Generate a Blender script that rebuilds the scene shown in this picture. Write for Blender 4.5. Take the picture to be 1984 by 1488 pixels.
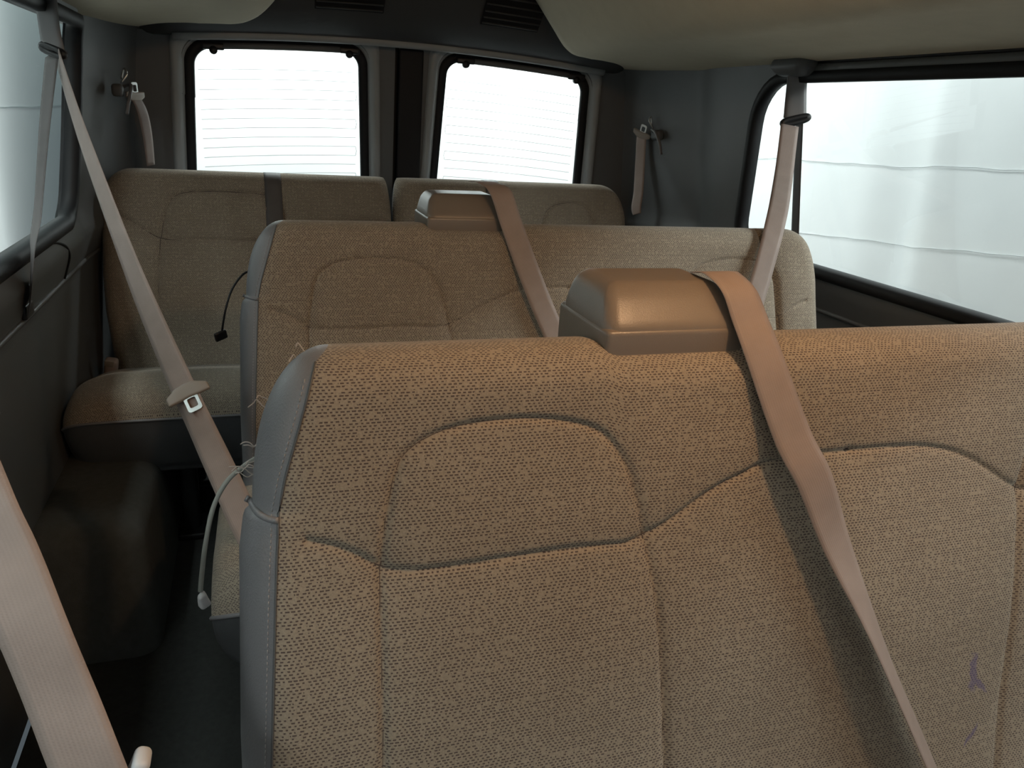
import bpy, bmesh, math, random
import numpy as np
from mathutils import Vector, Matrix
from mathutils.geometry import delaunay_2d_cdt

sc = bpy.context.scene
for o in list(bpy.data.objects):
    bpy.data.objects.remove(o, do_unlink=True)
COL = sc.collection
random.seed(4)
RNG = np.random.default_rng(7)
H = 1.15            # camera height above the van floor; mesh numbers below are relative to this height
CX = 0.50           # centre line of the van

# ------------------------------------------------------------------ camera
def set_camera():
    c = bpy.data.cameras.new('camera')
    c.sensor_width = 36.0
    c.lens = 36.0 * 1480.0 / 1984.0
    c.clip_start = 0.02
    o = bpy.data.objects.new('camera', c)
    COL.objects.link(o)
    dX = (0.94903217, -0.0485747, 0.31141362)
    dY = (-0.30930693, -0.33337751, 0.8906114)
    dZ = (0.06055711, -0.94154126, -0.33141047)
    m = Matrix((
        (dX[0], -dX[1], -dX[2], 0.0),
        (dY[0], -dY[1], -dY[2], 0.0),
        (dZ[0], -dZ[1], -dZ[2], H),
        (0, 0, 0, 1)))
    o.matrix_world = m
    sc.camera = o
set_camera()

# ------------------------------------------------------------------ world, lights, exposure
w = bpy.data.worlds.new('world'); sc.world = w; w.use_nodes = True
bg = w.node_tree.nodes['Background']
bg.inputs[0].default_value = (0.74, 0.90, 1.0, 1)
bg.inputs[1].default_value = 0.09

def area(name, loc, target, sx, sy, power, col):
    l = bpy.data.lights.new(name, 'AREA'); l.shape = 'RECTANGLE'
    l.size = sx; l.size_y = sy; l.energy = power; l.color = col
    o = bpy.data.objects.new(name, l); COL.objects.link(o)
    o.location = (loc[0], loc[1], loc[2] + H)
    d = Vector(target) - Vector(loc)
    o.rotation_euler = d.to_track_quat('-Z', 'Y').to_euler()
    return o
COOL = (0.93, 0.985, 0.975)
# unseen fills added to brighten curtains and cabin; the two tubes are shop fixtures
area('curtain_fill_rear', (0.6, 3.5, 1.0), (0.6, 4.3, -0.3), 2.4, 0.25, 74, COOL)
area('curtain_fill_right', (2.0, 2.3, 1.0), (2.5, 2.3, -0.4), 2.8, 0.25, 17, COOL)
area('curtain_fill_left', (-0.75, 3.2, 1.1), (-1.1, 3.2, -0.2), 7.5, 0.20, 13, (0.74, 0.96, 0.94))
area('fill_front', (0.5, -2.2, 1.0), (0.5, -3.2, -0.3), 2.4, 0.3, 10, COOL)
area('fill_left_front', (-0.72, 0.3, 0.9), (-1.1, 0.3, 0.0), 3.2, 0.20, 26, COOL)  # added fill, no fixture seen: cool light for the near seats
area('shop_tube_left', (-1.02, -0.45, 0.68), (0.2, 0.6, -0.5), 1.0, 0.10, 18, COOL)
area('fill_right_front', (2.0, -0.2, 0.9), (2.5, -0.2, -0.2), 2.4, 0.20, 24, COOL)
area('shop_tube_right', (2.36, 0.70, 0.62), (0.0, 1.1, -0.5), 2.6, 0.10, 36, COOL)

sc.view_settings.view_transform = 'Standard'
sc.view_settings.look = 'None'
sc.view_settings.exposure = 0.12
sc.view_settings.gamma = 1.0
sc.view_settings.use_curve_mapping = False
sc.cycles.max_bounces = 10
sc.cycles.diffuse_bounces = 5
sc.cycles.transparent_max_bounces = 12

# ------------------------------------------------------------------ materials
def nt(name):
    m = bpy.data.materials.new(name); m.use_nodes = True
    return m, m.node_tree, m.node_tree.nodes['Principled BSDF']

def plain(name, col, rough=0.6, noise=0.12, scale=60, bump=0.0, bscale=300, spec=0.5, metal=0.0):
    m, t, b = nt(name)
    n = t.nodes.new('ShaderNodeTexNoise'); n.inputs['Scale'].default_value = scale; n.inputs['Detail'].default_value = 4
    tc = t.nodes.new('ShaderNodeTexCoord'); t.links.new(tc.outputs['Object'], n.inputs['Vector'])
    mx = t.nodes.new('ShaderNodeMix'); mx.data_type = 'RGBA'
    mx.inputs[6].default_value = (*[c * (1 - noise) for c in col], 1)
    mx.inputs[7].default_value = (*[min(1, c * (1 + noise)) for c in col], 1)
    t.links.new(n.outputs['Fac'], mx.inputs[0]); t.links.new(mx.outputs[2], b.inputs['Base Color'])
    b.inputs['Roughness'].default_value = rough; b.inputs['Metallic'].default_value = metal
    b.inputs['Specular IOR Level'].default_value = spec
    if bump:
        n2 = t.nodes.new('ShaderNodeTexNoise'); n2.inputs['Scale'].default_value = bscale; n2.inputs['Detail'].default_value = 2
        t.links.new(tc.outputs['Object'], n2.inputs['Vector'])
        bp = t.nodes.new('ShaderNodeBump'); bp.inputs['Strength'].default_value = bump; bp.inputs['Distance'].default_value = 0.002
        t.links.new(n2.outputs['Fac'], bp.inputs['Height']); t.links.new(bp.outputs['Normal'], b.inputs['Normal'])
    return m

class G:
    """tiny node-graph helper for maths"""
    def __init__(self, t): self.t = t
    def m(self, op, a, b=None, c=None):
        n = self.t.nodes.new('ShaderNodeMath'); n.operation = op
        for i, v in enumerate((a, b, c)):
            if v is None: continue
            if isinstance(v, (int, float)): n.inputs[i].default_value = v
            else: self.t.links.new(v, n.inputs[i])
        return n.outputs[0]

def fabric_material(name, stain=False):
    m, t, b = nt(name); g = G(t)
    uv = t.nodes.new('ShaderNodeUVMap'); uv.uv_map = 'UVMap'
    sp = t.nodes.new('ShaderNodeSeparateXYZ'); t.links.new(uv.outputs[0], sp.inputs[0])
    u, v = sp.outputs[0], sp.outputs[1]
    # woven rows of short dark dashes, staggered row by row
    PV, PU = 0.0030, 0.0051
    rv = g.m('DIVIDE', v, PV); row = g.m('FLOOR', rv); fv = g.m('FRACT', rv)
    off = g.m('ADD', g.m('MULTIPLY', row, 0.5), g.m('MULTIPLY', g.m('SINE', g.m('MULTIPLY', row, 0.55)), 0.35))
    ru = g.m('ADD', g.m('DIVIDE', u, PU), off); colm = g.m('FLOOR', ru); fu = g.m('FRACT', ru)
    cell = t.nodes.new('ShaderNodeCombineXYZ'); t.links.new(colm, cell.inputs[0]); t.links.new(row, cell.inputs[1])
    wn = t.nodes.new('ShaderNodeTexWhiteNoise'); wn.noise_dimensions = '2D'; t.links.new(cell.outputs[0], wn.inputs['Vector'])
    # diamond lattice that gathers the dashes
    a = g.m('ADD', g.m('MULTIPLY', u, 2 * math.pi / 0.019), g.m('MULTIPLY', v, 2 * math.pi / 0.026))
    c = g.m('SUBTRACT', g.m('MULTIPLY', u, 2 * math.pi / 0.019), g.m('MULTIPLY', v, 2 * math.pi / 0.026))
    lat = g.m('MULTIPLY', g.m('SINE', a), g.m('SINE', c))
    dens = g.m('ADD', 0.86, g.m('MULTIPLY', lat, 0.20))
    on = g.m('LESS_THAN', wn.outputs['Value'], dens)
    du = g.m('ABSOLUTE', g.m('SUBTRACT', fu, 0.5)); dv = g.m('ABSOLUTE', g.m('SUBTRACT', fv, 0.5))
    inside = g.m('MULTIPLY', g.m('LESS_THAN', du, g.m('ADD', 0.16, g.m('MULTIPLY', wn.outputs['Value'], 0.26))), g.m('LESS_THAN', dv, 0.24))
    mask = g.m('MULTIPLY', inside, on)
    nz = t.nodes.new('ShaderNodeTexNoise'); nz.inputs['Scale'].default_value = 14; nz.inputs['Detail'].default_value = 5
    t.links.new(uv.outputs[0], nz.inputs['Vector'])
    fz = t.nodes.new('ShaderNodeTexNoise'); fz.inputs['Scale'].default_value = 420; fz.inputs['Detail'].default_value = 2
    t.links.new(uv.outputs[0], fz.inputs['Vector'])
    base = t.nodes.new('ShaderNodeMix'); base.data_type = 'RGBA'
    base.inputs[6].default_value = (0.30, 0.252, 0.195, 1); base.inputs[7].default_value = (0.37, 0.318, 0.25, 1)
    t.links.new(nz.outputs['Fac'], base.inputs[0])
    ln = t.nodes.new('ShaderNodeMix'); ln.data_type = 'RGBA'; ln.blend_type = 'MULTIPLY'; ln.inputs[0].default_value = 0.5
    t.links.new(base.outputs[2], ln.inputs[6])
    cr = t.nodes.new('ShaderNodeMapRange'); cr.inputs[1].default_value = .3; cr.inputs[2].default_value = .7; cr.inputs[3].default_value = .7; cr.inputs[4].default_value = 1.2
    t.links.new(fz.outputs['Fac'], cr.inputs[0]); t.links.new(cr.outputs[0], ln.inputs[7])
    mx = t.nodes.new('ShaderNodeMix'); mx.data_type = 'RGBA'
    t.links.new(g.m('MULTIPLY', mask, 0.88), mx.inputs[0]); t.links.new(ln.outputs[2], mx.inputs[6])
    mx.inputs[7].default_value = (0.07, 0.052, 0.052, 1)
    out = mx.outputs[2]
    if stain:   # blue-violet ink scribble on the near bench
        ns = t.nodes.new('ShaderNodeTexNoise'); ns.inputs['Scale'].default_value = 45; ns.inputs['Detail'].default_value = 3
        t.links.new(uv.outputs[0], ns.inputs['Vector'])
        wob = g.m('MULTIPLY', g.m('SUBTRACT', ns.outputs['Fac'], 0.5), 0.03)
        def blot(u0, v0, ru_, rv_, sl):
            x = g.m('ADD', g.m('ADD', g.m('SUBTRACT', u, u0), wob), g.m('MULTIPLY', g.m('SUBTRACT', v, v0), sl))
            y = g.m('SUBTRACT', v, v0)
            d = g.m('ADD', g.m('POWER', g.m('ABSOLUTE', g.m('DIVIDE', x, ru_)), 2.0), g.m('POWER', g.m('ABSOLUTE', g.m('DIVIDE', y, rv_)), 2.0))
            return g.m('MAXIMUM', g.m('SUBTRACT', 1.0, d), 0.0)
        bl = g.m('MAXIMUM', g.m('MAXIMUM', blot(0.843, 0.125, 0.006, 0.030, 0.1), blot(0.857, 0.105, 0.006, 0.014, 0.9)), blot(0.848, 0.040, 0.006, 0.016, -0.8))
        mi = t.nodes.new('ShaderNodeMix'); mi.data_type = 'RGBA'
        t.links.new(g.m('MINIMUM', g.m('MULTIPLY', bl, 0.9), 0.55), mi.inputs[0]); t.links.new(out, mi.inputs[6])
        mi.inputs[7].default_value = (0.10, 0.08, 0.22, 1); out = mi.outputs[2]
    t.links.new(out, b.inputs['Base Color'])
    b.inputs['Roughness'].default_value = 0.95; b.inputs['Specular IOR Level'].default_value = 0.1
    b.inputs['Sheen Weight'].default_value = 0.15; b.inputs['Sheen Roughness'].default_value = 0.5
    hgt = g.m('SUBTRACT', fz.outputs['Fac'], g.m('MULTIPLY', mask, 0.8))
    bp = t.nodes.new('ShaderNodeBump'); bp.inputs['Strength'].default_value = 0.5; bp.inputs['Distance'].default_value = 0.0012
    t.links.new(hgt, bp.inputs['Height']); t.links.new(bp.outputs['Normal'], b.inputs['Normal'])
    return m

def webbing_material(name, col):
    m, t, b = nt(name); g = G(t)
    uv = t.nodes.new('ShaderNodeUVMap'); uv.uv_map = 'UVMap'
    sp = t.nodes.new('ShaderNodeSeparateXYZ'); t.links.new(uv.outputs[0], sp.inputs[0])
    rib = g.m('SINE', g.m('MULTIPLY', sp.outputs[0], 2 * math.pi / 0.0030))
    wv = g.m('SINE', g.m('ADD', g.m('MULTIPLY', sp.outputs[1], 2 * math.pi / 0.0022), g.m('MULTIPLY', rib, 1.2)))
    hg = g.m('ADD', g.m('MULTIPLY', rib, 0.6), g.m('MULTIPLY', wv, 0.4))
    nz = t.nodes.new('ShaderNodeTexNoise'); nz.inputs['Scale'].default_value = 30; t.links.new(uv.outputs[0], nz.inputs['Vector'])
    mx = t.nodes.new('ShaderNodeMix'); mx.data_type = 'RGBA'
    mx.inputs[6].default_value = (*[c * .85 for c in col], 1); mx.inputs[7].default_value = (*[c * 1.1 for c in col], 1)
    f = g.m('ADD', g.m('MULTIPLY', hg, 0.10), nz.outputs['Fac']); t.links.new(f, mx.inputs[0])
    t.links.new(mx.outputs[2], b.inputs['Base Color'])
    b.inputs['Roughness'].default_value = 0.55; b.inputs['Specular IOR Level'].default_value = 0.35
    bp = t.nodes.new('ShaderNodeBump'); bp.inputs['Strength'].default_value = 0.25; bp.inputs['Distance'].default_value = 0.0003
    t.links.new(hg, bp.inputs['Height']); t.links.new(bp.outputs['Normal'], b.inputs['Normal'])
    return m

def glass_material(name, tint):
    m = bpy.data.materials.new(name); m.use_nodes = True; t = m.node_tree; t.nodes.clear()
    o = t.nodes.new('ShaderNodeOutputMaterial'); mx = t.nodes.new('ShaderNodeMixShader')
    tr = t.nodes.new('ShaderNodeBsdfTransparent'); tr.inputs[0].default_value = (*tint, 1)
    gl = t.nodes.new('ShaderNodeBsdfGlossy'); gl.inputs['Roughness'].default_value = 0.02
    fr = t.nodes.new('ShaderNodeFresnel'); fr.inputs[0].default_value = 1.45
    mm = t.nodes.new('ShaderNodeMath'); mm.operation = 'MULTIPLY'; mm.inputs[1].default_value = 0.12
    t.links.new(fr.outputs[0], mm.inputs[0]); t.links.new(mm.outputs[0], mx.inputs[0])
    t.links.new(tr.outputs[0], mx.inputs[1]); t.links.new(gl.outputs[0], mx.inputs[2]); t.links.new(mx.outputs[0], o.inputs[0])
    return m

def emit_material(name, col, strength):
    m = bpy.data.materials.new(name); m.use_nodes = True; t = m.node_tree; t.nodes.clear()
    o = t.nodes.new('ShaderNodeOutputMaterial'); e = t.nodes.new('ShaderNodeEmission')
    e.inputs[0].default_value = (*col, 1); e.inputs[1].default_value = strength; t.links.new(e.outputs[0], o.inputs[0])
    return m

M = dict(
    fabric=fabric_material('seat_fabric'),
    fabric_ink=fabric_material('seat_fabric_inked', True),
    vinyl=plain('grey_vinyl', (0.20, 0.197, 0.207), 0.42, 0.06, 20, 0.25, 500),
    vinyl_dark=plain('dark_grey_vinyl', (0.10, 0.105, 0.11), 0.45, 0.06, 20, 0.25, 500),
    trim=plain('grey_trim_plastic', (0.10, 0.103, 0.104), 0.5, 0.06, 12, 0.15, 700, 0.4),
    frame=plain('window_lit_frame_plastic', (0.28, 0.29, 0.29), 0.45, 0.05, 12, 0.1, 700, 0.4),  # paler than the trim: window light on lip and frames put into colour
    trim_dark=plain('charcoal_trim_plastic', (0.048, 0.049, 0.050), 0.55, 0.06, 12, 0.15, 700, 0.35),
    black=plain('black_rubber', (0.008, 0.008, 0.009), 0.6, 0.1, 30, 0, 300, 0.3),
    blackp=plain('black_plastic', (0.015, 0.015, 0.016), 0.4, 0.1, 30, 0, 300, 0.4),
    liner=plain('cream_headliner', (0.60, 0.55, 0.43), 0.95, 0.06, 25, 0.3, 600, 0.1),
    carpet=plain('dark_carpet', (0.050, 0.052, 0.050), 0.95, 0.25, 90, 0.5, 700, 0.1),
    carpet_wall=plain('wheel_arch_carpet', (0.085, 0.09, 0.086), 0.95, 0.2, 60, 0.5, 700, 0.1),
    housing=plain('taupe_plastic', (0.20, 0.165, 0.135), 0.33, 0.05, 15, 0.12, 900, 0.5),
    belt=webbing_material('tan_webbing', (0.315, 0.25, 0.222)),
    belt_dark=webbing_material('dark_and_backlit_webbing', (0.10, 0.09, 0.088)),  # own dark tone on rear bench belts; painted backlit shade on straps
    belt_shaded=webbing_material('shaded_tan_webbing', (0.20, 0.155, 0.135)),  # darker copy of the tan webbing, left pillar shade put into its colour
    sleeve=plain('grey_belt_sleeve', (0.14, 0.135, 0.135), 0.5, 0.06, 30),
    tongue=plain('tan_plastic', (0.27, 0.23, 0.195), 0.4, 0.06, 30),
    steel=plain('zinc_steel', (0.55, 0.55, 0.53), 0.28, 0.08, 40, 0, 300, 0.5, 1.0),
    white=plain('white_plastic', (0.62, 0.62, 0.64), 0.4, 0.05, 40),
    cord=plain('grey_cord', (0.33, 0.34, 0.31), 0.6, 0.15, 200),
    thread=plain('pale_thread', (0.50, 0.44, 0.40), 0.9, 0.1, 100),
    seam=plain('dark_seam_thread', (0.10, 0.08, 0.07), 0.9, 0.1, 100),
    stitch=plain('stitch_thread', (0.36, 0.35, 0.36), 0.8, 0.1, 100),
    curtain=plain('white_curtain', (0.86, 0.88, 0.88), 0.9, 0.02, 5, 0.1, 60, 0.1),
    seamline=plain('curtain_crease', (0.62, 0.65, 0.66), 0.9, 0.2, 30),
    wire=plain('defroster_wire', (0.30, 0.31, 0.33), 0.6, 0.2, 30),
    glass=glass_material('clear_glass', (0.93, 0.97, 0.96)),
    lamp=emit_material('lamp_lens', (1.0, 0.55, 0.22), 5),
)

# ------------------------------------------------------------------ object helpers
ORG = {}
def tag(o, label=None, cat=None, group=None, kind=None):
    if label: o['label'] = label
    if cat: o['category'] = cat
    if group: o['group'] = group
    if kind: o['kind'] = kind
    return o
def empty(name, loc):
    o = bpy.data.objects.new(name, None); COL.objects.link(o)
    o.empty_display_size = 0.05
    o.location = (loc[0], loc[1], loc[2] + H); ORG[o.name] = Vector(o.location)
    return o
def obj(name, verts, faces, mat, parent=None, uv=None, smooth=True, kind=None):
    """one mesh object; vertices given in van coordinates (z relative to camera height)"""
    V = np.asarray(verts, float).copy(); V[:, 2] += H
    if parent is not None: org = ORG[parent.name]
    else:
        org = Vector((float(V[:, 0].mean()), float(V[:, 1].mean()), float(V[:, 2].min())))
    me = bpy.data.meshes.new(name)
    me.from_pydata((V - np.array(org)).tolist(), [], [list(map(int, f)) for f in faces])
    if uv is not None:
        lay = me.uv_layers.new(name='UVMap'); U = np.asarray(uv, float)
        idx = np.empty(len(me.loops), dtype=np.int32); me.loops.foreach_get('vertex_index', idx)
        lay.data.foreach_set('uv', U[idx].astype(np.float32).ravel())
    me.materials.append(M[mat])
    if smooth: me.polygons.foreach_set('use_smooth', [True] * len(me.polygons))
    me.validate(); me.update()
    o = bpy.data.objects.new(name, me); COL.objects.link(o)
    if parent is not None:
        o.parent = parent; ORG[o.name] = org
    else:
        o.location = org; ORG[o.name] = org
    if kind: o['kind'] = kind
    return o
def fix_normals(o):
    bm = bmesh.new(); bm.from_mesh(o.data); bmesh.ops.recalc_face_normals(bm, faces=bm.faces); bm.to_mesh(o.data); bm.free(); return o

def grid_faces(nu, nv, closed_u=False, base=0):
    f = []
    for j in range(nv - 1):
        for i in range(nu if closed_u else nu - 1):
            i2 = (i + 1) % nu
            f.append((base + j * nu + i, base + j * nu + i2, base + (j + 1) * nu + i2, base + (j + 1) * nu + i))
    return f
def catmull(P, n):
    P = np.asarray(P, float); Q = np.vstack([2 * P[0] - P[1], P, 2 * P[-1] - P[-2]])
    out = []
    seg = len(P) - 1
    for k in range(seg):
        p0, p1, p2, p3 = Q[k], Q[k + 1], Q[k + 2], Q[k + 3]
        for i in range(n):
            t = i / n
            out.append(0.5 * ((2 * p1) + (-p0 + p2) * t + (2 * p0 - 5 * p1 + 4 * p2 - p3) * t * t + (-p0 + 3 * p1 - 3 * p2 + p3) * t ** 3))
    out.append(P[-1]); return np.array(out)
def ribbon(P, Wd, width=0.048, thick=0.0014, n=8, across=5, curl=0.0):
    """strip of webbing: closed thin solid along P, width directions Wd, returns verts, faces, uv"""
    C = catmull(P, n); Wn = catmull(Wd, n)
    wl = catmull([[w] for w in (width if hasattr(width, '__len__') else [width] * len(P))], n)[:, 0]
    T = np.gradient(C, axis=0); T /= np.linalg.norm(T, axis=1)[:, None]
    Wn = Wn - (Wn * T).sum(1)[:, None] * T; Wn /= np.linalg.norm(Wn, axis=1)[:, None]
    N = np.cross(T, Wn)
    L = np.concatenate([[0], np.cumsum(np.linalg.norm(np.diff(C, axis=0), axis=1))])
    V = []; UV = []
    for k in range(len(C)):
        ring = []
        for side in (1, -1):
            for a in range(across + 1):
                q = -0.5 + a / across
                if side < 0: q = -q
                edge = 0.35 if abs(q) > 0.499 else 1.0
                V.append(C[k] + Wn[k] * q * wl[k] + N[k] * (side * thick / 2 * edge + curl * (q * q * 4 - 0.3)))
                UV.append((q * wl[k] + 0.1, L[k]))
    nu = 2 * (across + 1)
    F = grid_faces(nu, len(C), True)
    F.append(tuple(range(nu))[::-1]); F.append(tuple(range((len(C) - 1) * nu, len(C) * nu)))
    return V, F, UV
def tube(P, r, n=6, seg=10):
    C = catmull(P, n) if n > 1 else np.asarray(P, float)
    T = np.gradient(C, axis=0); T /= np.linalg.norm(T, axis=1)[:, None]
    up = np.array([0.13, 0.31, 0.94]); V = []
    R = np.full(len(C), r) if np.isscalar(r) else np.interp(np.linspace(0, 1, len(C)), np.linspace(0, 1, len(r)), r)
    for c, t, rr in zip(C, T, R):
        a = np.cross(t, up); a /= np.linalg.norm(a); b = np.cross(t, a)
        for k in range(seg):
            q = 2 * math.pi * k / seg; V.append(c + rr * (math.cos(q) * a + math.sin(q) * b))
    F = grid_faces(seg, len(C), True); F.append(tuple(range(seg))[::-1]); F.append(tuple(range((len(C) - 1) * seg, len(C) * seg)))
    return V, F
def loop_tube(P, ra, rb, nrm_fn, seg=8):
    """closed loop of elliptical section; ra across (in plane), rb along the local normal"""
    P = np.asarray(P, float); n = len(P); V = []
    T = np.roll(P, -1, 0) - np.roll(P, 1, 0); T /= np.linalg.norm(T, axis=1)[:, None]
    for c, t in zip(P, T):
        nn = np.asarray(nrm_fn(c), float); a = np.cross(t, nn); a /= np.linalg.norm(a); b = np.cross(a, t)
        for k in range(seg):
            q = 2 * math.pi * k / seg
            cx, sx = math.cos(q), math.sin(q)
            e = 0.55
            V.append(c + ra * math.copysign(abs(cx) ** e, cx) * a + rb * math.copysign(abs(sx) ** e, sx) * b)
    F = []
    for i in range(n):
        j = (i + 1) % n
        for k in range(seg):
            k2 = (k + 1) % seg; F.append((i * seg + k, i * seg + k2, j * seg + k2, j * seg + k))
    return V, F
def rbox(size, r, n=4, m=4):
    """rounded box centred at origin; every face an m x m grid plus n rings of rounding"""
    h = np.array(size) / 2; r = min(r, *(h * 0.999))
    def axis(L):
        i = L - r
        a = [-i - r * math.cos(math.pi / 2 * k / n) for k in range(n)]
        mid = list(np.linspace(-i, i, m + 1)); b = [-x for x in a[::-1]]
        return a + mid + b
    V = {}; verts = []; F = []
    def key(p):
        k = tuple(np.round(p, 6))
        if k not in V:
            q = np.array(p); c = np.clip(q, -(h - r), h - r); d = q - c; l = np.linalg.norm(d)
            # cube-surface point -> rounded: direction of d
            verts.append(c + d / l * r if l > 1e-9 else q); V[k] = len(verts) - 1
        return V[k]
    ax = [axis(h[0]), axis(h[1]), axis(h[2])]
    for d in range(3):
        u, v = (d + 1) % 3, (d + 2) % 3
        for s in (-1, 1):
            for i in range(len(ax[u]) - 1):
                for j in range(len(ax[v]) - 1):
                    q = []
                    for (a, b) in ((i, j), (i + 1, j), (i + 1, j + 1), (i, j + 1)):
                        p = [0, 0, 0]; p[d] = s * h[d]; p[u] = ax[u][a]; p[v] = ax[v][b]; q.append(key(p))
                    if s < 0: q = q[::-1]
                    if len(set(q)) > 2: F.append(tuple(dict.fromkeys(q)))
    return np.array(verts), F
def place(V, loc, rot=(0, 0, 0), sc_=(1, 1, 1)):
    from mathutils import Euler
    R = np.array(Euler(rot).to_matrix()); return (np.asarray(V) * np.array(sc_)) @ R.T + np.array(loc)
def rrect(x0, x1, z0, z1, r, n=7):
    """rounded rectangle outline, r may be 4 radii: bl, br, tr, tl"""
    r = (r,) * 4 if np.isscalar(r) else r; P = []
    for (cx, cz, rr, a0) in ((x0 + r[0], z0 + r[0], r[0], 180), (x1 - r[1], z0 + r[1], r[1], 270), (x1 - r[2], z1 - r[2], r[2], 0), (x0 + r[3], z1 - r[3], r[3], 90)):
        for k in range(n + 1):
            a = math.radians(a0 + 90 * k / n); P.append((cx + rr * math.cos(a), cz + rr * math.sin(a)))
    return P
def dense(P, step=0.03):
    out = []
    for a, b in zip(P, P[1:] + P[:1]):
        n = max(1, int(math.hypot(b[0] - a[0], b[1] - a[1]) / step))
        for k in range(n): out.append((a[0] + (b[0] - a[0]) * k / n, a[1] + (b[1] - a[1]) * k / n))
    return out
def inside(p, poly):
    x, y = p; c = False; n = len(poly)
    for i in range(n):
        x1, y1 = poly[i]; x2, y2 = poly[(i + 1) % n]
        if (y1 > y) != (y2 > y) and x < (x2 - x1) * (y - y1) / (y2 - y1) + x1: c = not c
    return c
def panel(outer, holes, fmap, gx, gz):
    """flat panel with holes in parameter space, triangulated on a grid, then mapped to 3-D"""
    pts = []; edges = []
    for lp in [outer] + holes:
        b = len(pts); pts += [Vector(p) for p in lp]; edges += [(b + i, b + (i + 1) % len(lp)) for i in range(len(lp))]
    for x in gx:
        for z in gz:
            if inside((x, z), outer) and not any(inside((x, z), h_) for h_ in holes): pts.append(Vector((x, z)))
    r = delaunay_2d_cdt(pts, edges, [], 0, 1e-6)
    V, F = r[0], []
    for f in r[2]:
        c = (sum(V[i][0] for i in f) / 3, sum(V[i][1] for i in f) / 3)
        if inside(c, outer) and not any(inside(c, h_) for h_ in holes): F.append(tuple(f))
    return [fmap(v[0], v[1]) for v in V], F
def solid(o, t, off=1):
    m = o.modifiers.new('solid', 'SOLIDIFY'); m.thickness = t; m.offset = off; return o

DATA = {
 'belt_left': [[-0.349, 1.83, 0.052], [-0.308, 1.72, -0.061], [-0.259, 1.6, -0.178], [-0.206, 1.48, -0.302], [-0.165, 1.39, -0.386], [-0.127, 1.31, -0.458], [-0.091, 1.24, -0.525], [-0.063, 1.18, -0.573], [-0.041, 1.13, -0.611], [-0.017, 1.08, -0.647]],
 'strap_left': [[-0.361, 1.845, 0.059], [-0.375, 1.763, -0.08], [-0.388, 1.692, -0.219], [-0.392, 1.631, -0.287], [-0.408, 1.646, -0.359], [-0.43, 1.699, -0.418]],
 'ring_left': [-0.358, 1.84, 0.065],
 'sleeve_left': [[-0.357, 1.84, 0.177], [-0.359, 1.84, 0.146], [-0.359, 1.84, 0.1], [-0.357, 1.84, 0.065]],
 'slot_left': [-0.436, 1.721, -0.428],
 'tongue_left': [-0.119, 1.3, -0.466],
 'belt_right': [[1.337, 1.77, 0.019], [1.291, 1.7, -0.09], [1.202, 1.58, -0.162], [1.162, 1.53, -0.201], [1.132, 1.495, -0.241], [1.092, 1.455, -0.317], [1.044, 1.41, -0.401], [1.003, 1.37, -0.471]],
 'strap_right': [[1.388, 1.8, 0.031], [1.409, 1.8, -0.094], [1.425, 1.79, -0.231], [1.432, 1.77, -0.357]],
 'ring_right': [1.359, 1.78, 0.032],
 'sleeve_right': [[1.357, 1.8, 0.149], [1.361, 1.8, 0.106], [1.356, 1.78, 0.038]],
 'belt2': [[0.505, 0.77, -0.159], [0.499, 0.735, -0.154], [0.503, 0.705, -0.166], [0.51, 0.685, -0.195], [0.518, 0.662, -0.229], [0.544, 0.625, -0.309], [0.565, 0.602, -0.353], [0.595, 0.583, -0.423], [0.635, 0.556, -0.505], [0.674, 0.536, -0.582], [0.725, 0.512, -0.678], [0.769, 0.49, -0.764]],
 'belt3': [[0.462, 1.63, -0.139], [0.473, 1.59, -0.137], [0.488, 1.545, -0.151], [0.506, 1.52, -0.208], [0.529, 1.49, -0.278], [0.559, 1.46, -0.358], [0.59, 1.435, -0.43], [0.622, 1.41, -0.503]],
 'belt_near': [[-0.302, 0.8, -0.197], [-0.216, 0.62, -0.273], [-0.186, 0.57, -0.32], [-0.164, 0.53, -0.356], [-0.144, 0.5, -0.402], [-0.126, 0.47, -0.44], [-0.112, 0.45, -0.475]],
 'near_tongue': [-0.095, 0.47, -0.448],
 'cord_grey': [[-0.004, 0.76, -0.347], [-0.022, 0.75, -0.354], [-0.039, 0.74, -0.366], [-0.052, 0.735, -0.39], [-0.061, 0.73, -0.425], [-0.067, 0.73, -0.46], [-0.07, 0.73, -0.482]],
 'cord_grey_tag': [-0.068, 0.73, -0.493],
 'cord_black': [[-0.005, 1.64, -0.332], [-0.025, 1.63, -0.339], [-0.047, 1.62, -0.367], [-0.061, 1.61, -0.405], [-0.071, 1.61, -0.45]],
 'cord_black_tag': [-0.074, 1.61, -0.461],
 'stow_right': [[1.341, 2.6, -0.04], [1.345, 2.6, -0.107], [1.343, 2.58, -0.233], [1.336, 2.57, -0.288], [1.337, 2.56, -0.314]],
 'stow_right_tongue': [1.338, 2.58, -0.018],
 'stow_hook_r': [1.353, 2.5, -0.035],
 'stow_left': [[-0.302, 2.55, -0.017], [-0.288, 2.55, -0.053], [-0.282, 2.57, -0.117], [-0.281, 2.58, -0.206]],
 'stow_left_tongue': [-0.304, 2.55, 0.022],
 'stow_hook_l': [-0.33, 2.5, -0.001],
 'buckle4': [-0.403, 2.3, -0.748],
 'h2': [[0.345, 0.665, -0.217], [0.34, 0.665, -0.196], [0.468, 0.665, -0.193], [0.371, 0.8, -0.173], [0.481, 0.78, -0.161], [0.355, 0.8, -0.241], [0.364, 0.7, -0.162]],
 'h3': [[0.341, 1.52, -0.204], [0.34, 1.52, -0.183], [0.46, 1.52, -0.18], [0.354, 1.6, -0.148], [0.338, 1.6, -0.191]],
}


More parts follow.
